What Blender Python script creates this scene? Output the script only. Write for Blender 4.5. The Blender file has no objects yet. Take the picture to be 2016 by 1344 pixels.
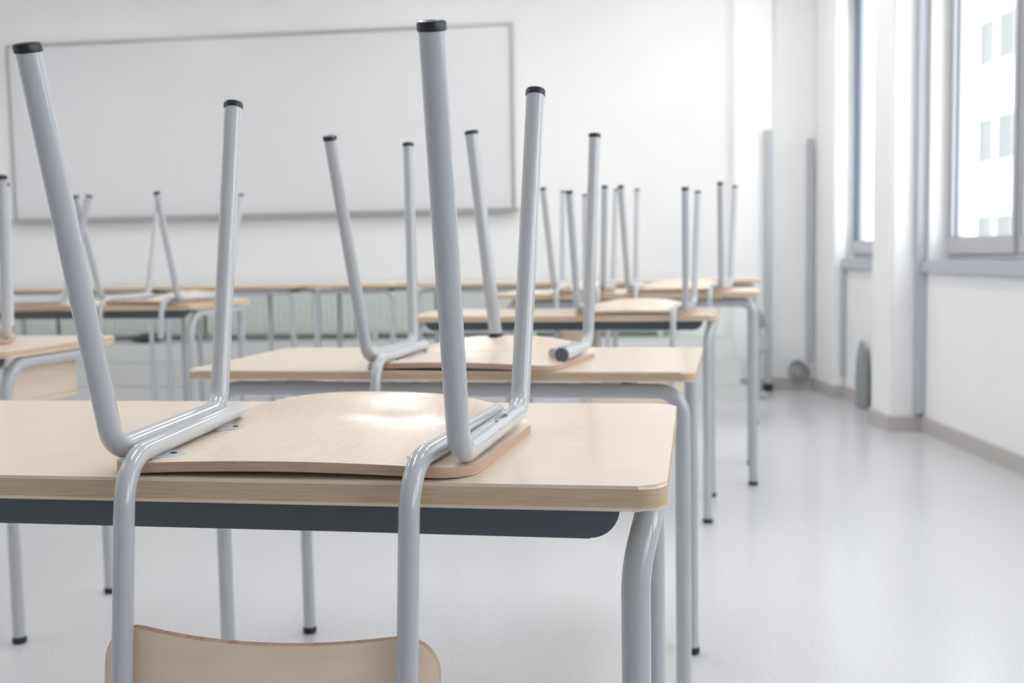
import bpy, bmesh, math, random
from mathutils import Vector, Matrix
random.seed(4)
S = bpy.context.scene
COL = S.collection

# ------------------------------------------------------------------ camera
FPX, CAM_H = 2150.0, 0.985
PITCH, ROLL = math.atan(172 / 2150.0), 0.018
cd = bpy.data.cameras.new('camera')
cam = bpy.data.objects.new('camera', cd)
COL.objects.link(cam)
S.camera = cam
f_ = Vector((0, math.cos(PITCH), -math.sin(PITCH)))
r_ = Vector((1, 0, 0))
u_ = r_.cross(f_)
c_, s_ = math.cos(ROLL), math.sin(ROLL)
R_, U_ = c_ * r_ - s_ * u_, s_ * r_ + c_ * u_
M_ = Matrix((R_, U_, -f_)).transposed().to_4x4()
M_.translation = (0, 0, CAM_H)
cam.matrix_world = M_
cd.sensor_width = 36.0
cd.lens = FPX / 2016.0 * 36.0
cd.clip_start, cd.clip_end = 0.05, 300
cd.dof.use_dof = True
cd.dof.focus_distance = 1.2
cd.dof.aperture_fstop = 5.8

# ------------------------------------------------------------------ world, light, exposure
W = bpy.data.worlds.new('world')
S.world = W
W.use_nodes = True
bg = W.node_tree.nodes['Background']
bg.inputs[0].default_value = (0.965, 0.98, 1.0, 1)
bg.inputs[1].default_value = 4.0
FILL_POWER = 9.0  # strength of the added ceiling fill light
S.view_settings.view_transform = 'Standard'
S.view_settings.look = 'None'
S.view_settings.exposure = 0.43
S.view_settings.gamma = 1.0
S.view_settings.use_curve_mapping = False
S.cycles.use_denoising = True
S.cycles.max_bounces = 12
S.cycles.diffuse_bounces = 8
S.cycles.glossy_bounces = 6
S.cycles.transparent_max_bounces = 12
S.cycles.sample_clamp_indirect = 8.0
S.cycles.caustics_reflective = False
S.cycles.caustics_refractive = False


# ------------------------------------------------------------------ materials
def mat(name, col, rough=0.5, metal=0.0, spec=0.5, coat=0.0):
    m = bpy.data.materials.new(name)
    m.use_nodes = True
    b = m.node_tree.nodes['Principled BSDF']
    b.inputs['Base Color'].default_value = (*col, 1)
    b.inputs['Roughness'].default_value = rough
    b.inputs['Metallic'].default_value = metal
    b.inputs['Specular IOR Level'].default_value = spec
    b.inputs['Coat Weight'].default_value = coat
    b.inputs['Coat Roughness'].default_value = 0.08
    return m


def N(m, t, **kw):
    n = m.node_tree.nodes.new(t)
    for k, v in kw.items():
        setattr(n, k, v)
    return n


def L(m, a, b):
    m.node_tree.links.new(a, b)


def noise_mix(m, scale, c0, c1, lo=0.4, hi=0.6, stretch=(1, 1, 1), detail=4, coord='Object', rnd=False):
    """colour varies between c0 and c1 by a stretched noise"""
    b = m.node_tree.nodes['Principled BSDF']
    tc = N(m, 'ShaderNodeTexCoord')
    mp = N(m, 'ShaderNodeMapping')
    mp.inputs['Scale'].default_value = stretch
    L(m, tc.outputs[coord], mp.inputs[0])
    if rnd:
        oi = N(m, 'ShaderNodeObjectInfo')
        ml = N(m, 'ShaderNodeMath', operation='MULTIPLY')
        ml.inputs[1].default_value = 17.0
        L(m, oi.outputs['Random'], ml.inputs[0])
        L(m, ml.outputs[0], mp.inputs['Location'])
    nz = N(m, 'ShaderNodeTexNoise')
    nz.inputs['Scale'].default_value = scale
    nz.inputs['Detail'].default_value = detail
    L(m, mp.outputs[0], nz.inputs['Vector'])
    cr = N(m, 'ShaderNodeValToRGB')
    cr.color_ramp.elements[0].position = lo
    cr.color_ramp.elements[0].color = (*c0, 1)
    cr.color_ramp.elements[1].position = hi
    cr.color_ramp.elements[1].color = (*c1, 1)
    L(m, nz.outputs['Fac'], cr.inputs[0])
    L(m, cr.outputs[0], b.inputs['Base Color'])
    return nz, cr


PAINT = mat('grey_tube_paint', (0.46, 0.48, 0.51), 0.17, spec=0.6, coat=0.6)
SCUFF = mat('scuffed_grey_tube_paint', (0.46, 0.48, 0.51), 0.17, spec=0.6, coat=0.6)
noise_mix(SCUFF, 42, (0.48, 0.50, 0.53), (0.03, 0.035, 0.05), lo=0.55, hi=0.58, detail=3, stretch=(1, .45, 1))
PLATE = mat('zinc_plate', (0.50, 0.52, 0.54), 0.3, metal=0.35)
SLATE = mat('slate_with_shade', (0.088, 0.108, 0.128), 0.42)  # slate colour, darkened to carry the shade under the tabletop
CAP = mat('dark_rubber', (0.014, 0.018, 0.026), 0.33)
TOP = mat('beech_laminate', (0.74, 0.62, 0.49), 0.23, spec=0.5)
noise_mix(TOP, 9, (0.725, 0.605, 0.475), (0.775, 0.665, 0.54), 0.3, 0.7, stretch=(1.2, 22, 8), rnd=True)
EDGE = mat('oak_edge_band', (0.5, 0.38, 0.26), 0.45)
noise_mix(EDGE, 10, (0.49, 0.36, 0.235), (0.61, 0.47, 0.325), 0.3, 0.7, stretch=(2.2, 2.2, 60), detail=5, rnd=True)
PLY = mat('beech_plywood', (0.78, 0.63, 0.50), 0.27, spec=0.5, coat=0.15)
noise_mix(PLY, 12, (0.75, 0.625, 0.505), (0.80, 0.685, 0.57), 0.3, 0.7, stretch=(14, 2, 4), rnd=True)
PLYEDGE = mat('plywood_edge', (0.5, 0.35, 0.26), 0.5)
noise_mix(PLYEDGE, 9, (0.42, 0.27, 0.185), (0.60, 0.43, 0.32), 0.35, 0.65, stretch=(2, 2, 330), detail=3)
BACKPLY = mat('beech_backrest', (0.62, 0.49, 0.37), 0.35)
noise_mix(BACKPLY, 16, (0.77, 0.63, 0.485), (0.83, 0.69, 0.545), 0.3, 0.7, stretch=(1.0, 2, 3.5), rnd=True, detail=8)
WALL = mat('white_wall_paint', (0.87, 0.87, 0.87), 0.7, spec=0.25)
noise_mix(WALL, 1.5, (0.86, 0.86, 0.862), (0.88, 0.88, 0.878), detail=3)
CEIL = mat('white_ceiling_paint', (0.88, 0.88, 0.88), 0.8)
SKIRT = mat('grey_vinyl_skirting', (0.50, 0.48, 0.46), 0.5)
BOARD = mat('whiteboard_enamel', (0.75, 0.75, 0.775), 0.3)
BFRAME = mat('brushed_aluminium', (0.46, 0.46, 0.46), 0.4, metal=0.3)
ALU = mat('grey_aluminium_paint', (0.48, 0.50, 0.54), 0.42)
WFRAME = mat('pale_window_frame', (0.50, 0.505, 0.53), 0.4)
GASK = mat('dark_window_gasket', (0.05, 0.085, 0.13), 0.4)
DAIS = mat('pale_dais_lino', (0.82, 0.83, 0.83), 0.4)
DAISTOP = mat('grey_green_dais_top', (0.50, 0.55, 0.54), 0.45)
RAD = mat('pale_green_radiator_paint', (0.68, 0.72, 0.69), 0.45)
DARKBAG = mat('dark_grey_fabric', (0.075, 0.075, 0.07), 0.8)
noise_mix(DARKBAG, 30, (0.06, 0.06, 0.057), (0.10, 0.10, 0.092))
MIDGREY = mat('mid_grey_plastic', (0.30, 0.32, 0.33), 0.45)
FACADE = mat('white_render_facade', (0.40, 0.40, 0.40), 0.8)
FWIN = mat('pale_facade_glass', (0.145, 0.15, 0.152), 0.5, spec=0.1)
GROUND = mat('pale_paving', (0.7, 0.7, 0.7), 0.8)

FLOOR = mat('grey_speckled_lino', (0.62, 0.62, 0.64), 0.17, spec=0.5)
_nz, _cr = noise_mix(FLOOR, 190, (0.53, 0.536, 0.56), (0.68, 0.686, 0.71), 0.34, 0.66, detail=3)
_b = FLOOR.node_tree.nodes['Principled BSDF']
_n2 = N(FLOOR, 'ShaderNodeTexNoise')
_n2.inputs['Scale'].default_value = 7.0
_n2.inputs['Detail'].default_value = 5
_mr = N(FLOOR, 'ShaderNodeMapRange')
_mr.inputs[3].default_value = 0.15
_mr.inputs[4].default_value = 0.24
L(FLOOR, _n2.outputs['Fac'], _mr.inputs[0])
L(FLOOR, _mr.outputs[0], _b.inputs['Roughness'])

GLASS = bpy.data.materials.new('window_glass')
GLASS.use_nodes = True
_t = GLASS.node_tree
_t.nodes.clear()
_o = _t.nodes.new('ShaderNodeOutputMaterial')
_tr = _t.nodes.new('ShaderNodeBsdfTransparent')
_tr.inputs[0].default_value = (0.97, 0.985, 0.985, 1)
_gl = _t.nodes.new('ShaderNodeBsdfGlossy')
_gl.inputs['Roughness'].default_value = 0.02
_lw = _t.nodes.new('ShaderNodeLayerWeight')
_pw = _t.nodes.new('ShaderNodeMath')
_pw.operation = 'POWER'
_pw.inputs[1].default_value = 5.0
_fr = _t.nodes.new('ShaderNodeMapRange')
_fr.inputs[3].default_value = 0.03
_fr.inputs[4].default_value = 0.8
_t.links.new(_lw.outputs['Facing'], _pw.inputs[0])
_t.links.new(_pw.outputs[0], _fr.inputs[0])
_mx = _t.nodes.new('ShaderNodeMixShader')
_t.links.new(_fr.outputs[0], _mx.inputs[0])
_t.links.new(_tr.outputs[0], _mx.inputs[1])
_t.links.new(_gl.outputs[0], _mx.inputs[2])
_t.links.new(_mx.outputs[0], _o.inputs[0])

FILL_GLOW = bpy.data.materials.new('added_fill_emitter')  # glow of the added, unseen ceiling panels
FILL_GLOW.use_nodes = True
_b = FILL_GLOW.node_tree.nodes['Principled BSDF']
_b.inputs['Emission Color'].default_value = (1.0, 0.992, 0.982, 1)
_b.inputs['Emission Strength'].default_value = FILL_POWER


# ------------------------------------------------------------------ mesh helpers
def build(name, bm, mats, parent=None, smooth=True, angle=40):
    me = bpy.data.meshes.new(name)
    bmesh.ops.recalc_face_normals(bm, faces=bm.faces)
    bm.to_mesh(me)
    bm.free()
    for m in (mats if isinstance(mats, (list, tuple)) else [mats]):
        me.materials.append(m)
    if smooth:
        for p in me.polygons:
            p.use_smooth = True
        try:
            me.set_sharp_from_angle(angle=math.radians(angle))
        except Exception:
            pass
    o = bpy.data.objects.new(name, me)
    COL.objects.link(o)
    if parent is not None:
        o.parent = parent
    return o


def tag(o, label, cat, group=None):
    o['label'] = label
    o['category'] = cat
    if group:
        o['group'] = group
    return o


def struct(o, label=None):
    o['kind'] = 'structure'
    if label:
        o['label'] = label
    return o


def empty(name, loc=(0, 0, 0), rz=0.0):
    o = bpy.data.objects.new(name, None)
    COL.objects.link(o)
    o.empty_display_size = 0.05
    o.location = loc
    o.rotation_euler = (0, 0, rz)
    return o


def dup(root):
    c = root.copy()
    COL.objects.link(c)
    for k in list(root.children):
        d = dup(k)
        d.parent = c
    return c


def box(bm, x0, x1, y0, y1, z0, z1, bev=0.0, seg=2, mi=0):
    r = bmesh.ops.create_cube(bm, size=1.0)
    vs = r['verts']
    for v in vs:
        v.co = Vector(((x0 + x1) / 2 + v.co.x * (x1 - x0), (y0 + y1) / 2 + v.co.y * (y1 - y0),
                       (z0 + z1) / 2 + v.co.z * (z1 - z0)))
    fs = set(f for v in vs for f in v.link_faces)
    for f in fs:
        f.material_index = mi
    if bev > 0:
        es = list(set(e for v in vs for e in v.link_edges))
        bmesh.ops.bevel(bm, geom=es, offset=bev, segments=seg, affect='EDGES', clamp_overlap=True)
    return bm


def fillet(pts, rad, seg=8):
    pts = [Vector(p) for p in pts]
    out = [pts[0]]
    for i in range(1, len(pts) - 1):
        p, a, b = pts[i], pts[i - 1], pts[i + 1]
        r = rad[i - 1] if isinstance(rad, (list, tuple)) else rad
        d1, d2 = (a - p).normalized(), (b - p).normalized()
        ang = d1.angle(d2)
        if r <= 0 or ang > 3.1:
            out.append(p)
            continue
        t = min(r / math.tan(ang / 2), (a - p).length * 0.95, (b - p).length * 0.95)
        rr = t * math.tan(ang / 2)
        cen = p + (d1 + d2).normalized() * (rr / math.sin(ang / 2))
        s, e = p + d1 * t, p + d2 * t
        v0, v1 = s - cen, e - cen
        tot = v0.angle(v1)
        ax = v0.cross(v1).normalized()
        for k in range(seg + 1):
            out.append(cen + Matrix.Rotation(tot * k / seg, 3, ax) @ v0)
    out.append(pts[-1])
    return out


def tube(bm, pts, r, n=20, caps=True, ry=None):
    pts = [Vector(p) for p in pts]
    q = [pts[0]]
    for p in pts[1:]:
        if (p - q[-1]).length > 1e-5:
            q.append(p)
    pts = q
    t0 = (pts[1] - pts[0]).normalized()
    ref = Vector((0, 0, 1)) if abs(t0.z) < 0.9 else Vector((1, 0, 0))
    nrm = (ref - t0 * ref.dot(t0)).normalized()
    rings = []
    for i, p in enumerate(pts):
        if i == 0:
            t = t0
        elif i == len(pts) - 1:
            t = (pts[i] - pts[i - 1]).normalized()
        else:
            t = ((pts[i] - pts[i - 1]).normalized() + (pts[i + 1] - pts[i]).normalized()).normalized()
        nrm = (nrm - t * nrm.dot(t)).normalized()
        bn = t.cross(nrm)
        rings.append([bm.verts.new(p + nrm * (r * math.cos(2 * math.pi * k / n)) +
                                   bn * ((ry or r) * math.sin(2 * math.pi * k / n))) for k in range(n)])
    for a, b in zip(rings[:-1], rings[1:]):
        for k in range(n):
            bm.faces.new((a[k], a[(k + 1) % n], b[(k + 1) % n], b[k]))
    if caps:
        bm.faces.new(rings[0][::-1])
        bm.faces.new(rings[-1])
    return bm


def lathe_along(bm, p, d, prof, n=24):
    """surface of revolution about axis d from p; prof = [(dist, radius)]"""
    p, d = Vector(p), Vector(d).normalized()
    ref = Vector((0, 0, 1)) if abs(d.z) < 0.9 else Vector((1, 0, 0))
    a = (ref - d * ref.dot(d)).normalized()
    b = d.cross(a)
    rings = []
    for t, r in prof:
        if r < 1e-6:
            rings.append([bm.verts.new(p + d * t)])
        else:
            rings.append([bm.verts.new(p + d * t + a * (r * math.cos(2 * math.pi * k / n)) +
                                       b * (r * math.sin(2 * math.pi * k / n))) for k in range(n)])
    for A, B in zip(rings[:-1], rings[1:]):
        for k in range(n):
            k2 = (k + 1) % n
            if len(A) == 1 and len(B) == 1:
                continue
            if len(A) == 1:
                bm.faces.new((A[0], B[k], B[k2]))
            elif len(B) == 1:
                bm.faces.new((A[k], A[k2], B[0]))
            else:
                bm.faces.new((A[k], A[k2], B[k2], B[k]))
    return bm


def prism(bm, poly, axis, a, b, bev=0.0, mi=0):
    """extrude a 2-D polygon: axis 'y' -> poly is (x,z); 'z' -> (x,y); 'x' -> (y,z)"""
    def mk(p, t):
        return {'y': (p[0], t, p[1]), 'z': (p[0], p[1], t), 'x': (t, p[0], p[1])}[axis]
    A = [bm.verts.new(mk(p, a)) for p in poly]
    B = [bm.verts.new(mk(p, b)) for p in poly]
    n = len(poly)
    fa, fb = bm.faces.new(A[::-1]), bm.faces.new(B)
    sides = [bm.faces.new((A[i], A[(i + 1) % n], B[(i + 1) % n], B[i])) for i in range(n)]
    for f in (fa, fb):
        f.material_index = 0
    for f in sides:
        f.material_index = mi
    if bev > 0:
        es = list(fa.edges) + list(fb.edges)
        bmesh.ops.bevel(bm, geom=es, offset=bev, segments=3, affect='EDGES', clamp_overlap=True)
    return bm


def rrect(x0, x1, y0, y1, r, n=8, corners=(1, 1, 1, 1)):
    out = []
    for i, (cx, cy, a0) in enumerate(((x1 - r, y0 + r, -90), (x1 - r, y1 - r, 0), (x0 + r, y1 - r, 90), (x0 + r, y0 + r, 180))):
        if not corners[i]:
            out.append(((x1, y0), (x1, y1), (x0, y1), (x0, y0))[i])
            continue
        for k in range(n + 1):
            t = math.radians(a0 + 90 * k / n)
            out.append((cx + r * math.cos(t), cy + r * math.sin(t)))
    return out


# ------------------------------------------------------------------ the room
XR = 2.19                      # inner face of the window wall


def far_y(x):
    return 7.60 - 0.13 * (x - XR)


BACKY, XL, HC = -3.2, -4.7, 3.15
bm = bmesh.new()
box(bm, XL - 0.3, XR + 0.4, BACKY - 0.2, 9.2, -0.2, 0.0)
struct(build('floor', bm, FLOOR, smooth=False), 'glossy pale grey speckled classroom floor')
bm = bmesh.new()
box(bm, XL - 0.3, XR + 0.4, BACKY - 0.2, 9.2, HC, HC + 0.2)
struct(build('ceiling', bm, CEIL, smooth=False))
bm = bmesh.new()
prism(bm, [(XL - 0.3, far_y(XL - 0.3)), (XR + 0.4, far_y(XR + 0.4)), (XR + 0.4, 9.2), (XL - 0.3, 9.2)], 'z', 0, HC)
struct(build('wall_far', bm, WALL, smooth=False), 'white end wall carrying the whiteboard')
bm = bmesh.new()
box(bm, XL - 0.3, XL, BACKY, 8.6, 0, HC)
struct(build('wall_left', bm, WALL, smooth=False))
bm = bmesh.new()
box(bm, XL - 0.3, XR + 0.4, BACKY - 0.2, BACKY, 0, HC)
struct(build('wall_back', bm, mat('fill_cutting_back_grey', (0.50, 0.50, 0.50), 0.7), smooth=False))  # unseen wall, its grey chosen to cut frontal fill light

# window wall: parapet, lintel, piers; openings between
SILL, HEAD = 0.915, 2.75
BAYS = [(6.36, 7.30), (3.95, 5.72), (2.15, 3.55), (0.35, 1.75), (-1.45, -0.05), (-3.0, -1.85)]
bm = bmesh.new()
box(bm, XR, XR + 0.165, BACKY, far_y(XR), 0, SILL - 0.02)
box(bm, XR, XR + 0.165, BACKY, far_y(XR), HEAD, HC)
ys = [BACKY] + sorted(v for b in BAYS for v in b) + [far_y(XR) + .04]
for i in range(0, len(ys), 2):
    box(bm, XR, XR + 0.165, ys[i], ys[i + 1], SILL - 0.02, HEAD)
struct(build('wall_right', bm, WALL, smooth=False), 'white window wall with deep reveals')


def pillar(name, x0, y0, y1, label):
    bm = bmesh.new()
    box(bm, x0, XR, y0, y1, 0, HC, 0.012)
    struct(build(name, bm, WALL), label)


pillar('trim_1', 2.02, 5.80, 6.12, 'white wall pillar between the two windows')
pillar('trim_2', 2.115, 7.16, 7.585, 'shallow white pillar in the far right corner')
pillar('trim_3', 2.02, 3.55, 3.93, 'white wall pillar nearest the camera')
bm = bmesh.new()
prism(bm, [(1.562, far_y(1.562) - 0.05), (1.815, far_y(1.815) - 0.05), (1.815, far_y(1.815) + .02), (1.562, far_y(1.562) + .02)], 'z', 0, HC)
struct(build('trim_4', bm, mat('bright_white_paint', (0.93, 0.93, 0.93), 0.6), smooth=False), 'bright white pilaster on the end wall')

# skirting boards
SK = 0.085


def skirt(name, pts, label=None):
    bm = bmesh.new()
    for (x0, y0), (x1, y1) in zip(pts[:-1], pts[1:]):
        d = Vector((x1 - x0, y1 - y0, 0)).normalized()
        nrm = Vector((-d.y, d.x, 0))
        A, B = Vector((x0, y0, 0)) - d * .0, Vector((x1, y1, 0))
        th = 0.014
        vs = []
        for p, e in ((A, -1), (B, 1)):
            for o_, z in ((0.0, 0), (th, 0), (th, SK - .006), (th - .006, SK), (0.0, SK)):
                vs.append(bm.verts.new(p + nrm * o_ + Vector((0, 0, z)) + d * (e * th * 0.5)))
        n = 5
        bm.faces.new(vs[:5][::-1])
        bm.faces.new(vs[5:])
        for k in range(n):
            bm.faces.new((vs[k], vs[(k + 1) % n], vs[5 + (k + 1) % n], vs[5 + k]))
    struct(build(name, bm, SKIRT, smooth=False), label)


skirt('baseboard_right', [(XR, BACKY), (XR, 3.55), (2.02, 3.55), (2.02, 3.93), (XR, 3.93), (XR, 5.80), (2.02, 5.80), (2.02, 6.12), (XR, 6.12),
                          (XR, 7.16), (2.115, 7.16), (2.115, far_y(2.115))], 'beige grey skirting stepping round the window pillars')
skirt('baseboard_far', [(2.10, far_y(2.10)), (1.815, far_y(1.815)), (1.815, far_y(1.815) - .05), (1.562, far_y(1.562) - .05)])

# windows
for wi, (y0, y1) in enumerate(BAYS):
    root = empty('window_%d' % (wi + 1), (XR + 0.11, (y0 + y1) / 2, SILL))
    struct(root)
    ox, oy, oz = root.location
    fw = 0.03

    def lb(bm, a, b, c, d, e, f, bev=0.004):
        box(bm, a - ox, b - ox, c - oy, d - oy, e - oz, f - oz, bev)

    bm = bmesh.new()                                   # outer frame
    x0, x1 = XR + 0.10, XR + 0.163
    lb(bm, x0, x1, y0, y1, SILL, SILL + 0.03)
    lb(bm, x0, x1, y0, y1, HEAD - 0.05, HEAD)
    lb(bm, x0, x1, y0, y0 + fw, SILL + .03, HEAD - .05)
    lb(bm, x0, x1, y1 - fw, y1, SILL + .03, HEAD - .05)
    mull = [] if y1 - y0 < 1.0 else [y1 - 0.80]
    for my in mull:
        lb(bm, x0, x1, my - .03, my + .03, SILL + .03, HEAD - .05)
    build('window_frame', bm, WFRAME, root)
    edges = [y0 + fw] + [v for my in mull for v in (my - .03, my + .03)] + [y1 - fw]
    for k in range(0, len(edges), 2):
        a, b = edges[k], edges[k + 1]
        z0, z1 = SILL + .03, HEAD - .05
        bm = bmesh.new()                               # sash
        sx0, sx1, sw, sb = XR + 0.085, XR + 0.15, 0.03, 0.085
        lb(bm, sx0, sx1, a, b, z0, z0 + sb)
        lb(bm, sx0, sx1, a, b, z1 - sw * 2, z1)
        lb(bm, sx0, sx1, a, a + sw, z0 + sb, z1 - sw * 2)
        lb(bm, sx0, sx1, b - sw, b, z0 + sb, z1 - sw * 2)
        sash = build('sash', bm, WFRAME, root)
        bm = bmesh.new()                               # dark rubber gasket round the pane
        g = 0.006
        gx0, gx1 = XR + 0.1085, XR + 0.1155
        lb(bm, gx0, gx1, a + sw, a + sw + g, z0 + sb, z1 - sw * 2, 0)
        lb(bm, gx0, gx1, b - sw - g, b - sw, z0 + sb, z1 - sw * 2, 0)
        lb(bm, XR + .0838, XR + .0852, b - .012, b - .007, z0 + sb, z1 - sw * 2, 0)
        if wi == 0:
            lb(bm, XR + .080, XR + .0995, b - sw - g, b - sw, z0 + sb, z1 - sw * 2, 0)
        build('gasket', bm, GASK, sash, smooth=False)
        bm = bmesh.new()
        lb(bm, XR + 0.110, XR + 0.114, a + sw + .005, b - sw - .005, z0 + sb, z1 - sw * 2, 0)
        build('pane', bm, GLASS, sash, smooth=False)
    bm = bmesh.new()
    e1 = y1 + (0.08 if wi == 1 else -0.15 if wi == 0 else 0.0)
    lb(bm, XR - 0.03, XR + 0.12, y0 - 0.02, e1, SILL - 0.065, SILL, 0.004)
    build('window_sill', bm, ALU, root)

# vertical grey cable ducts
def duct(x0, x1, y0, y1, z0, z1, label, name='cable_duct'):
    bm = bmesh.new()
    box(bm, x0, x1, y0, y1, z0, z1, 0.003)
    o = build(name, bm, ALU)
    tag(o, label, 'cable duct')
    return o


duct(XR - 0.052, XR - .001, 5.755, 5.799, 0.10, HC - 0.01, 'tall grey cable duct in the corner beside the near white pillar')
duct(XR - 0.03, XR - .001, 7.125, 7.159, 0.15, SILL - 0.07, 'short dark grey duct below the far window sill')
duct(2.055, 2.095, far_y(2.07) - 0.035, far_y(2.07) - .006, 0.20, 1.74, 'grey cable duct in the far right corner of the end wall')

# upright grey post with dark foot against the end wall
root = empty('post', (1.782, far_y(1.782) - .075, 0))
tag(root, 'upright grey post with a dark foot against the end wall pilaster', 'post')
bm = bmesh.new(); box(bm, -0.024, 0.024, -0.018, 0.018, 0.05, 1.80, 0.005)
build('shaft', bm, ALU, root)
bm = bmesh.new(); box(bm, -0.03, 0.03, -0.022, 0.022, 0.0, 0.05, 0.006)
build('foot', bm, CAP, root)

# loose cable in the far corner and narrow rounded grey shape behind the pillar
bm = bmesh.new()
cx, cy = 2.0, far_y(2.0) - 0.05
pts = []
for k in range(40):
    t = k / 39 * math.pi * 5
    pts.append((cx + 0.055 * math.cos(t) + .02 * math.sin(t * .4), cy + 0.008 * math.sin(t * 1.7), 0.11 + 0.05 * math.sin(t) + 0.05 * k / 39))
tube(bm, pts, 0.012, 8)
tag(build('cable_coil', bm, MIDGREY), 'tangled grey cable coil above the skirting in the far right corner', 'cable')
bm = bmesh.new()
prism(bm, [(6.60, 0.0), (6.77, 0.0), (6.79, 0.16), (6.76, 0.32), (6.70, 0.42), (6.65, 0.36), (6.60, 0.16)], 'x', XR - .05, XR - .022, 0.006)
tag(build('grey_wall_shape', bm, MIDGREY), 'small rounded grey shape at the wall below the far window', 'panel')

# unseen glowing panels added on the ceiling to brighten the room
for lx in (-3.2, -0.6, 1.2):
    for ly in (1.9, 4.2, 6.4):
        root = empty('added_ceiling_light', (lx, ly, HC))
        tag(root, 'long white light panel added out of frame above the desks', 'added light', 'added ceiling lights')
        bm = bmesh.new(); box(bm, -0.15, 0.15, -0.65, 0.65, -0.06, -0.001, 0.005)
        build('housing', bm, CEIL, root)
        bm = bmesh.new(); box(bm, -0.13, 0.13, -0.62, 0.62, -0.066, -0.0605)
        build('glow_panel', bm, FILL_GLOW, root, smooth=False)

# ------------------------------------------------------------------ whiteboard
fa = math.atan(-0.13)
wbr = empty('whiteboard', (-1.86, far_y(-1.86) - 0.0135, 1.955), fa)
tag(wbr, 'wide whiteboard with thin grey frame on the end wall', 'whiteboard')
hw, hh = 1.895, 0.637
bm = bmesh.new(); box(bm, -hw, hw, -0.008, 0.012, -hh, hh)
build('board_surface', bm, BOARD, wbr, smooth=False)
bm = bmesh.new()
t = 0.022
box(bm, -hw - t, hw + t, -0.018, 0.012, hh, hh + t, .004)
box(bm, -hw - t, -hw, -0.018, 0.012, -hh, hh, .004)
box(bm, hw, hw + t, -0.018, 0.012, -hh, hh, .004)
box(bm, -hw - t, hw + t, -0.018, 0.012, -hh - t, -hh, .004)
build('frame', bm, BFRAME, wbr)
bm = bmesh.new(); box(bm, -hw - .05, hw + .06, -0.075, -0.019, -hh - 0.03, -hh - .008, .005)
build('pen_tray', bm, BFRAME, wbr)

# ------------------------------------------------------------------ stepped platform along the end wall
def stage(name, x0, x1, d, z0, z1, label):
    bm = bmesh.new()
    P = [(x0, far_y(x0) - d), (x1, far_y(x1) - d), (x1, far_y(x1)), (x0, far_y(x0))]
    A = [bm.verts.new((*p, z0)) for p in P]
    B = [bm.verts.new((*p, z1)) for p in P]
    bm.faces.new(A[::-1])
    f = bm.faces.new(B); f.material_index = 1
    for i in range(4):
        bm.faces.new((A[i], A[(i + 1) % 4], B[(i + 1) % 4], B[i]))
    struct(build(name, bm, [DAIS, DAISTOP], smooth=False), label)


stage('trim_5', XL, 1.50, 0.42, 0.26, 0.39, 'pale platform under the whiteboard')
stage('trim_6', XL, 1.50, 0.52, 0.10, 0.26, 'middle step of the platform')
stage('trim_7', XL, 1.53, 0.60, 0.0, 0.10, 'lowest step of the platform')

# radiators below the whiteboard, standing on the platform
for k, xc in enumerate((-4.0, -2.85, -1.70, -0.55, 0.60)):
    root = empty('radiator', (xc, far_y(xc) - 0.07, 0.395), fa)
    tag(root, 'pale green ribbed radiator below the whiteboard, %s in the row' %
        ('leftmost', 'second from left', 'middle one', 'second from right', 'rightmost')[k], 'radiator', 'radiators on the platform')
    bm = bmesh.new(); box(bm, -0.56, 0.56, -0.02, 0.03, 0.03, 0.41, .006)
    build('panel', bm, RAD, root)
    bm = bmesh.new()
    for j in range(28):
        u = -0.54 + j * 0.04
        box(bm, u - .012, u + .012, -0.032, -0.0205, 0.05, 0.39, .004)
    build('ribs', bm, RAD, root)
    for sx in (-0.45, 0.45):
        bm = bmesh.new(); box(bm, sx - .02, sx + .02, -0.02, 0.03, 0.0, 0.0295)
        build('foot', bm, RAD, root, smooth=False)

# flat dark pouch lying on the platform
bm = bmesh.new()
bmesh.ops.create_uvsphere(bm, u_segments=24, v_segments=12, radius=1.0)
for v in bm.verts:
    x, y, z = v.co
    v.co = (x * 0.125 + 0.01 * z, y * 0.06, (z * 0.5 + 0.5) * 0.07 * (1 + .2 * x))
pouch = build('pouch', bm, DARKBAG)
pouch.location = (-2.66, far_y(-2.66) - 0.28, 0.391)
tag(pouch, 'flat dark grey pouch lying on the platform at the left', 'pouch')

# small trolley with dark box at the end of the platform
root = empty('equipment_stand', (1.635, 7.25, 0))
tag(root, 'small grey equipment stand with dark box at the right end of the platform', 'stand')
bm = bmesh.new(); tube(bm, [(0, 0, 0.04), (0, 0, 0.52)], 0.022, 14); build('pole', bm, ALU, root)
bm = bmesh.new(); box(bm, -0.06, 0.06, -0.08, 0.08, 0.0, 0.04, .01); build('base', bm, WFRAME, root)
bm = bmesh.new(); box(bm, -0.055, 0.055, -0.05, 0.05, 0.30, 0.42, .012); build('junction_box', bm, WFRAME, root)
bm = bmesh.new(); prism(bm, [(-0.06, 0.47), (0.055, 0.47), (0.04, 0.54), (-0.005, 0.60), (-0.03, 0.56)], 'y', -.05, .05, .008)
build('top_box', bm, MIDGREY, root)

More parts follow.
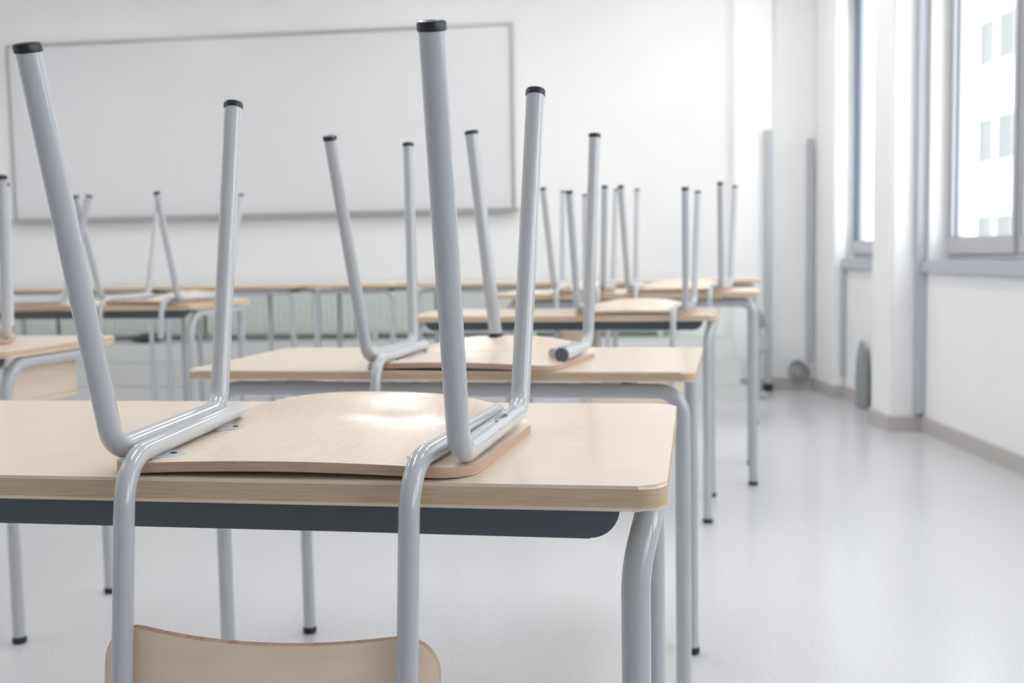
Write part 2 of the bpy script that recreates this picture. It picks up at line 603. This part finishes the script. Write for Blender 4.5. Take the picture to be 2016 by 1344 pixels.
# ------------------------------------------------------------------ building across the street
fx = 15.0
root = empty('apartment_building', (fx, 35, -8))
tag(root, 'white apartment building with grey windows seen through the near window', 'building')
bm = bmesh.new(); box(bm, 0, 8, -32, 35, 0, 24)
build('facade', bm, FACADE, root, smooth=False)
DZ = 3.02
first = None
for fl in range(-1, 3):
    for k in range(-9, 6):
        yy = 34.6 - 35 + k * 1.72 + (0.35 if k % 2 else 0)
        zz = 8 + 3.55 + fl * DZ
        bm = bmesh.new()
        box(bm, -0.10, 0.0, yy - .60, yy + .60, zz - .05, zz, 0.01)
        box(bm, -0.05, 0.02, yy - .55, yy + .55, zz, zz + 0.05)
        box(bm, -0.05, 0.02, yy - .55, yy + .55, zz + 1.36, zz + 1.41)
        box(bm, -0.05, 0.02, yy - .55, yy - .50, zz + .05, zz + 1.36)
        box(bm, -0.05, 0.02, yy + .50, yy + .55, zz + .05, zz + 1.36)
        f = build('facade_window', bm, FACADE, root, smooth=False)
        bm = bmesh.new(); box(bm, -0.02, 0.0, yy - .50, yy + .50, zz + .05, zz + 1.36)
        build('pane', bm, FWIN, f, smooth=False)
bm = bmesh.new(); box(bm, 2.6, 60, -60, 90, -8.2, -8.0)
struct(build('ground', bm, GROUND, smooth=False))


# ------------------------------------------------------------------ desks
TR = 0.0155          # desk tube radius
SLAB = 0.0205


def tabletop(root, Wd, D, T, slab=SLAB):
    """local origin: front right corner of the top, on the floor; -x to the left, +y to the back"""
    bm = bmesh.new()
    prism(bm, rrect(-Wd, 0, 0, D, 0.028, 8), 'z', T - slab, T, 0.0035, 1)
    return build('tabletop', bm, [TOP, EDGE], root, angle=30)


def foot(leg, x, y, r, h=0.017):
    bm = bmesh.new()
    lathe_along(bm, (x, y, 0), (0, 0, 1), [(0, 0), (0, r + .001), (0.003, r + .0028), (h - .004, r + .0028), (h, r + .0008), (h, 0)], 20)
    build('foot_cap', bm, CAP, leg)


def desk_side(label, Wd, D, T, loc, rz, shelf=False, r=TR, slab=SLAB, ap=0.036):
    """desk whose legs are bent tubes joined front to back along each side, dark bar at front"""
    root = empty('school_desk', loc, rz)
    tag(root, label, 'desk')
    tabletop(root, Wd, D, T, slab)
    zr = T - slab - r - 0.001
    ys, ye = 0.045, D - 0.05
    for x in (-0.034, -Wd + 0.025):
        xo = x + (.014 if x > -Wd / 2 else -.005)
        for y, yo in ((ys, ye), (ye, ys)):
            sgn = 1 if yo > y else -1
            bm = bmesh.new()
            tube(bm, fillet([(x, y, 0.004), (x, y, zr - .055), (xo, y + sgn * .03, zr), (xo, y + sgn * 0.10, zr)], [.10, .045], 10), r, 22)
            lg = build('leg', bm, PAINT, root)
            foot(lg, x, y, r)
        bm = bmesh.new()
        tube(bm, [(xo, ys + .0995, zr), (xo, ye - .0995, zr)], r, 22)
        build('side_rail', bm, PAINT, root)
    for y in (0.062, D - 0.066):
        bm = bmesh.new()
        zt, zb = T - slab - .001, T - slab - ap
        xa, xb = -Wd + .064, -0.0505
        poly = [(xa, zt), (xa, zb + .022), (xa + .008, zb + .008), (xa + .025, zb), *[(xb - .032 + .032 * math.sin(t * math.pi / 16), zb + (zt - zb) * .8 * (1 - math.cos(t * math.pi / 16))) for t in range(9)], (xb, zt)]
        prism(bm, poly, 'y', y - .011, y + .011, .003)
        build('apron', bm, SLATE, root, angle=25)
    if shelf:
        bm = bmesh.new(); box(bm, -Wd + .07, -0.075, 0.12, D - .10, T - 0.165, T - 0.15, .004)
        build('book_shelf', bm, TOP, root)
        for x in (-Wd + .08, -.085):
            bm = bmesh.new(); box(bm, x - .008, x + .008, 0.12, D - .10, T - .1495, T - .0545, .002)
            build('shelf_bracket', bm, TOP, root)
    return root


def desk_front(label, Wd, D, T, loc, rz, r=TR, mid=False):
    """desk whose legs are bent tubes joined left to right below the front and back edges"""
    root = empty('school_desk', loc, rz)
    tag(root, label, 'desk')
    tabletop(root, Wd, D, T)
    zr = T - SLAB - r - 0.007
    xa, xb = -Wd + 0.055, -0.028
    for y in (0.045, D - 0.05):
        for x, s in ((xa, 1), (xb, -1)):
            bm = bmesh.new()
            tube(bm, fillet([(x, y, 0.004), (x, y, zr), (x + s * 0.10, y, zr)], 0.05, 10), r, 22)
            lg = build('leg', bm, PAINT, root)
            foot(lg, x, y, r)
        bm = bmesh.new()
        tube(bm, [(xa + .0995, y, zr), (xb - .0995, y, zr)], r, 22)
        for x in (xa + .14, (xa + xb) / 2, xb - .14):
            box(bm, x - .02, x + .02, y - .008, y + .008, zr + r - .003, T - SLAB - .0005)
        build('cross_rail', bm, PAINT, root)
    for x in (xa + .12, xb - .12):
        bm = bmesh.new()
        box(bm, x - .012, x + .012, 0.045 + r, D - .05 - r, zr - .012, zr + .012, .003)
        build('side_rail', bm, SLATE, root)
    if mid:
        bm = bmesh.new(); tube(bm, [(mid, D * .5, 0.002), (mid, D * .5, T - SLAB - .001)], r, 14)
        build('middle_leg', bm, PAINT, root)
    return root


# ------------------------------------------------------------------ chairs (all turned upside down, origin on the table below the rear legs)
CR = 0.0125          # chair tube radius
BR = 0.011           # backrest tube radius


def seat_mesh():
    nu, nv = 40, 44
    v0, v1, th = -0.010, 0.365, 0.011

    def hw(v):
        w = 0.206 + 0.020 * (v - v0) / (v1 - v0)
        rc = 0.05
        e = 0
        if v < v0 + rc:
            q = (v0 + rc - v) / rc
            e = rc * (1 - math.sqrt(max(0, 1 - q * q)))
        if v > v1 - 0.07:
            q = (v - v1 + 0.07) / 0.07
            e = 0.07 * (1 - math.sqrt(max(0, 1 - q * q)))
        return w - e

    def zt(u, v):
        z = 0.0182 - 0.0062 * (u / 0.2) ** 2
        if v > 0.25:
            q = (v - 0.25) / 0.115
            z += 0.027 * q * q * (3 - 2 * q) * max(0.0, 1 - (abs(u) / 0.215) ** 3)
        z -= 0.0035 * math.exp(-((u - .045) / .05) ** 2 - ((v - .27) / .02) ** 2)
        return z
    bm = bmesh.new()
    T_, B_ = [], []
    for j in range(nv + 1):
        s = j / nv
        s = 0.5 - 0.5 * math.cos(math.pi * s)
        v = v0 + (v1 - v0) * s
        rt, rb = [], []
        for i in range(nu + 1):
            u = -1 + 2 * i / nu
            u = math.sin(u * math.pi / 2) * hw(v)
            z = zt(u, v)
            rt.append(bm.verts.new((u, v, z)))
            rb.append(bm.verts.new((u, v, z - th)))
        T_.append(rt); B_.append(rb)
    for j in range(nv):
        for i in range(nu):
            bm.faces.new((T_[j][i], T_[j][i + 1], T_[j + 1][i + 1], T_[j + 1][i]))
            bm.faces.new((B_[j][i], B_[j + 1][i], B_[j + 1][i + 1], B_[j][i + 1]))
    loop = [(0, i) for i in range(nu + 1)] + [(j, nu) for j in range(1, nv + 1)] + [(nv, i) for i in range(nu - 1, -1, -1)] + [(j, 0) for j in range(nv - 1, 0, -1)]
    for k in range(len(loop)):
        a, b = loop[k], loop[(k + 1) % len(loop)]
        f = bm.faces.new((T_[a[0]][a[1]], B_[a[0]][a[1]], B_[b[0]][b[1]], T_[b[0]][b[1]]))
        f.material_index = 1
    return bm


def back_line(w):
    """v of the backrest tubes at height w (w negative, hanging below the table)"""
    return -0.050 - 0.13 * max(0.0, -w)


def backrest_mesh():
    nu, nw = 36, 14
    wt, wb, th = -0.148, -0.325, 0.010
    half = 0.183
    bm = bmesh.new()
    F, B = [], []
    for j in range(nw + 1):
        t = j / nw
        rf, rb = [], []
        for i in range(nu + 1):
            s = -1 + 2 * i / nu
            u = math.sin(s * math.pi / 2) * half
            rc = 0.045
            cut = 0.0
            if abs(u) > half - rc:
                q = (abs(u) - half + rc) / rc
                cut = rc * (1 - math.sqrt(max(0.0, 1 - q * q)))
            sag = 0.012 * (1 - (u / half) ** 2)
            w = (wt - cut - sag) + ((wb + cut) - (wt - cut - sag)) * t
            v = back_line(w) + 0.0165 + 0.75 * (u * u) - 0.0175
            rf.append(bm.verts.new((u - .004, v, w)))
            rb.append(bm.verts.new((u - .004, v + th, w)))
        F.append(rf); B.append(rb)
    for j in range(nw):
        for i in range(nu):
            bm.faces.new((F[j][i], F[j][i + 1], F[j + 1][i + 1], F[j + 1][i]))
            bm.faces.new((B[j][i], B[j + 1][i], B[j + 1][i + 1], B[j][i + 1]))
    loop = [(0, i) for i in range(nu + 1)] + [(j, nu) for j in range(1, nw + 1)] + [(nw, i) for i in range(nu - 1, -1, -1)] + [(j, 0) for j in range(nw - 1, 0, -1)]
    for k in range(len(loop)):
        a, b = loop[k], loop[(k + 1) % len(loop)]
        f = bm.faces.new((F[a[0]][a[1]], B[a[0]][a[1]], B[b[0]][b[1]], F[b[0]][b[1]]))
        f.material_index = 1
    return bm


def leg_cap(lg, tip, d, r=CR):
    bm = bmesh.new()
    d = Vector(d).normalized()
    lathe_along(bm, Vector(tip) - d * .0005, d, [(0, 0), (0, r + .0004), (.0008, r + .0012), (.0065, r + .0014), (.0088, r + .0004), (.0098, r - .0025), (.0094, r - .006), (.0080, r - .0085), (.0080, 0)], 24)
    build('foot_cap', bm, CAP, lg)


def plate_mesh(x, y, sx, z):
    bm = bmesh.new()
    prism(bm, [(x, y - .024), (x + sx * .020, y - .014), (x + sx * .030, y), (x + sx * .020, y + .012), (x, y + .018)][::int(sx)], 'z', z, z + .0035, .0008)
    return bm


def make_chair(label, group=None, a=0.1942, a2=0.2014, s=0.1092, L1=0.437, b=0.2089, b2=0.2201, D=0.3001, e=0.1106, L2=0.4495, broken=False, ws=1.0, back=True, hang=True):
    w0, w1 = 0.0256, 0.0290
    root = empty('school_chair')
    tag(root, label, 'chair', group)
    def sq(bm):                      # narrower children's size
        for v in bm.verts:
            v.co.x *= ws
        return bm
    build('seat', sq(seat_mesh()), [PLY, PLYEDGE], root, angle=50)
    for sx in (-1, 1):
        P = [Vector((sx * a2, -s, L1)), Vector((sx * a, 0, w0)), Vector((sx * b, D, w1)), Vector((sx * b2, D + e, L2))]
        dr = (P[2] - P[1]).normalized()
        if not (broken and sx == 1):
            bm = bmesh.new()
            tube(bm, fillet([P[0], P[1], P[1] + dr * .10], .036, 12), CR, 24)
            lg = build('leg', bm, PAINT, root)
            leg_cap(lg, P[0], P[0] - P[1])
            bm = bmesh.new()
            tube(bm, fillet([P[3], P[2], P[2] - dr * .10], .036, 12), CR, 24)
            lg = build('leg', bm, PAINT, root)
            leg_cap(lg, P[3], P[3] - P[2])
            bm = bmesh.new()
            tube(bm, [P[1] + dr * .0995, P[2] - dr * .0995], CR, 24)
            build('side_rail', bm, SCUFF if sx == 1 else PAINT, root)
            bm = bmesh.new()
            dn = lambda w: (sx * 0.152 * ws, back_line(w), w)
            rail = [(sx * (b - .0285), .295, w1 - .001), (sx * (0.152 * ws + .002), back_line(0), w0)]
            if hang:
                we = -.25 if broken else (-.315 if back else -.13)
                tube(bm, fillet(rail + [dn(we)], .056, 14), BR, 22)
            else:
                tube(bm, [rail[0], Vector(rail[0]).lerp(Vector(rail[1]), .78)], BR, 22)
            build('back_tube', bm, PAINT, root)
        else:
            bm = bmesh.new()                      # far leg with a rail that ends in an open tube
            tube(bm, fillet([P[3], P[2], P[2] - dr * .13], .036, 12), CR, 24)
            lg = build('leg', bm, PAINT, root)
            leg_cap(lg, P[3], P[3] - P[2])
            bm = bmesh.new()
            tube(bm, [P[2] - dr * .1295, P[2] - dr * .205], CR + .003, 24, caps=True)
            sr = build('side_rail', bm, SCUFF, root)
            bm = bmesh.new()
            tip = P[2] - dr * .2055
            lathe_along(bm, tip, -dr, [(0, 0), (0, CR + .002), (.004, CR + .001), (.005, CR - .004), (.005, 0)], 20)
            build('rail_plug', bm, SLATE, sr)
            bm = bmesh.new()
            tube(bm, [P[2] + Vector((-.032, .0, -.003)), P[2] - dr * .16 + Vector((-.032, 0, -.003))], BR, 18)
            build('back_tube', bm, PAINT, root)
            bm = bmesh.new()                      # leg standing on the seat itself
            base, top = Vector((-.024, 0.355, 0.046)), Vector((-.067, .335, 0.512))
            tube(bm, [base, top], CR + .0025, 24)
            lg = build('leg', bm, PAINT, root)
            leg_cap(lg, top, top - base, CR + .0025)
            bm = bmesh.new()
            lathe_along(bm, base - Vector((0, 0, .009)), (0, 0, 1), [(0, 0), (0, CR + .006), (.012, CR + .0045), (.014, CR + .0028), (.014, 0)], 24)
            build('dark_collar', bm, CAP, lg)
        for y in ((.035, .225) if not (broken and sx == 1) else (.225,)):
            f = y / D
            xx = sx * ((a - .0295) * (1 - f) + (b - .0285) * f - .009)
            z = 0.0166 - 0.0046 * (xx / .2) ** 2 + .0002
            p = build('mounting_plate', plate_mesh(xx, y, -sx, z), PLATE, root)
            bm = bmesh.new()
            lathe_along(bm, (xx - sx * .016, y - .001, z + .0034), (0, 0, 1), [(0, 0), (0, .004), (.0012, .0036), (.0018, .0015), (.0016, 0)], 12)
            build('screw', bm, CAP, p)
    if not broken and back:
        bm = bmesh.new()
        box(bm, a - .020, b - .008, .228, .252, 0.0168, .0200, .0008)
        build('bracket', bm, PLATE, root)
        build('backrest', sq(backrest_mesh()), [BACKPLY, PLYEDGE], root, angle=45)
    return root


def put(o, x, y, z, rz):
    o.location = (x, y, z)
    o.rotation_euler = (0, 0, rz)
    return o


# ------------------------------------------------------------------ placing desks
T1, T2, T3, T4 = 0.752, 0.750, 0.7575, 0.812
desk_side('nearest beech school desk filling the foreground, dark slate bar under its front edge', 1.20, 0.60, T1, (0.151, 1.070, 0), -0.168, slab=.0262, ap=.042)
desk_front('second beech school desk from the front, with pale tube rail under its edge', 1.08, 0.56, T2, (0.356, 2.110, 0), -0.20)
desk_side('beech school desk in the middle of the right column, third from the front', 1.15, 0.53, T3, (0.723, 3.85, 0), -0.215)
desk_front('tallest beech school desk at the right, last before the far row', 1.12, 0.55, T4, (1.022, 4.48, 0), -0.20, r=.018)
desk_side('beech school desk cut off by the left frame edge, its right side facing the camera', 1.10, 0.52, 0.766, (-1.272, 2.725, 0), -0.20, shelf=True)
desk_side('beech school desk at the left, between the cut off desk and the far row', 1.15, 0.56, 0.805, (-1.28, 4.378, 0), -0.20)

far_y_row = lambda x: 6.1 + 0.205 * (1.4 - x)
FARS = [(1.395, 0.92, 'rightmost desk of far row, behind tallest desk', False),
        (0.42, 1.06, 'far row desk second from the right end', False),
        (-0.70, 0.57, 'narrow single desk in the middle of the far row', False),
        (-1.325, 0.92, 'far row desk left of narrow single desk', -0.27),
        (-2.262, 1.45, 'leftmost desk of the far row', False)]
for x, w, lab, mid in FARS:
    d = desk_front('beech topped grey framed ' + lab, w, 0.5, 0.82, (x, far_y_row(x), 0), -0.20, mid=mid)
    d['group'] = 'far row of desks'

# ------------------------------------------------------------------ placing chairs
chair = make_chair('nearest upside down chair, on the foreground desk, backrest hanging at the bottom of the picture')
put(chair, -0.248, 1.1553, T1, -0.1691)
cb = make_chair('upside down chair on the second desk, without backrest, one leg standing on its seat', L1=.4625, L2=.491, a2=.2045, s=.124, b2=.2231, e=.0316, broken=True)
put(cb, -0.1155, 2.2118, T2, -0.2877)
plain = make_chair('upside down chair without backrest near the right end of the tallest desk', back=False)
put(plain, 0.682, 4.572, T4, -0.28)
narrow = make_chair('narrow upside down chair at the left end of the tallest desk', a=.105, a2=.128, b=.115, b2=.122, ws=.56)
put(narrow, 0.287, 4.642, T4, -0.20)
bare = make_chair('', back=False, hang=False)
REST = [
    (chair, 'upside down chair with arched seat on the third desk of the right column', 0.431, 3.930, T3, -0.215),
    (plain, 'upside down chair without backrest near the right corner of the tall left desk', -1.515, 4.452, 0.805, -0.38),
    (bare, 'upside down chair turned sideways on the left of the tall left desk', -1.86, 4.55, 0.805, 1.96),
    (None, 'upside down chair cut off by the left frame edge, on the near left desk', -1.54, 2.86, 0.766, 0.45),
]
for src, lab, x, y, z, rz in REST:
    c = bare if src is bare else dup(src or bare)
    put(c, x, y, z, rz)
    tag(c, lab, 'chair')
for o in S.objects:
    if o.name.startswith('school_chair'):
        o['group'] = 'upside down school chairs'
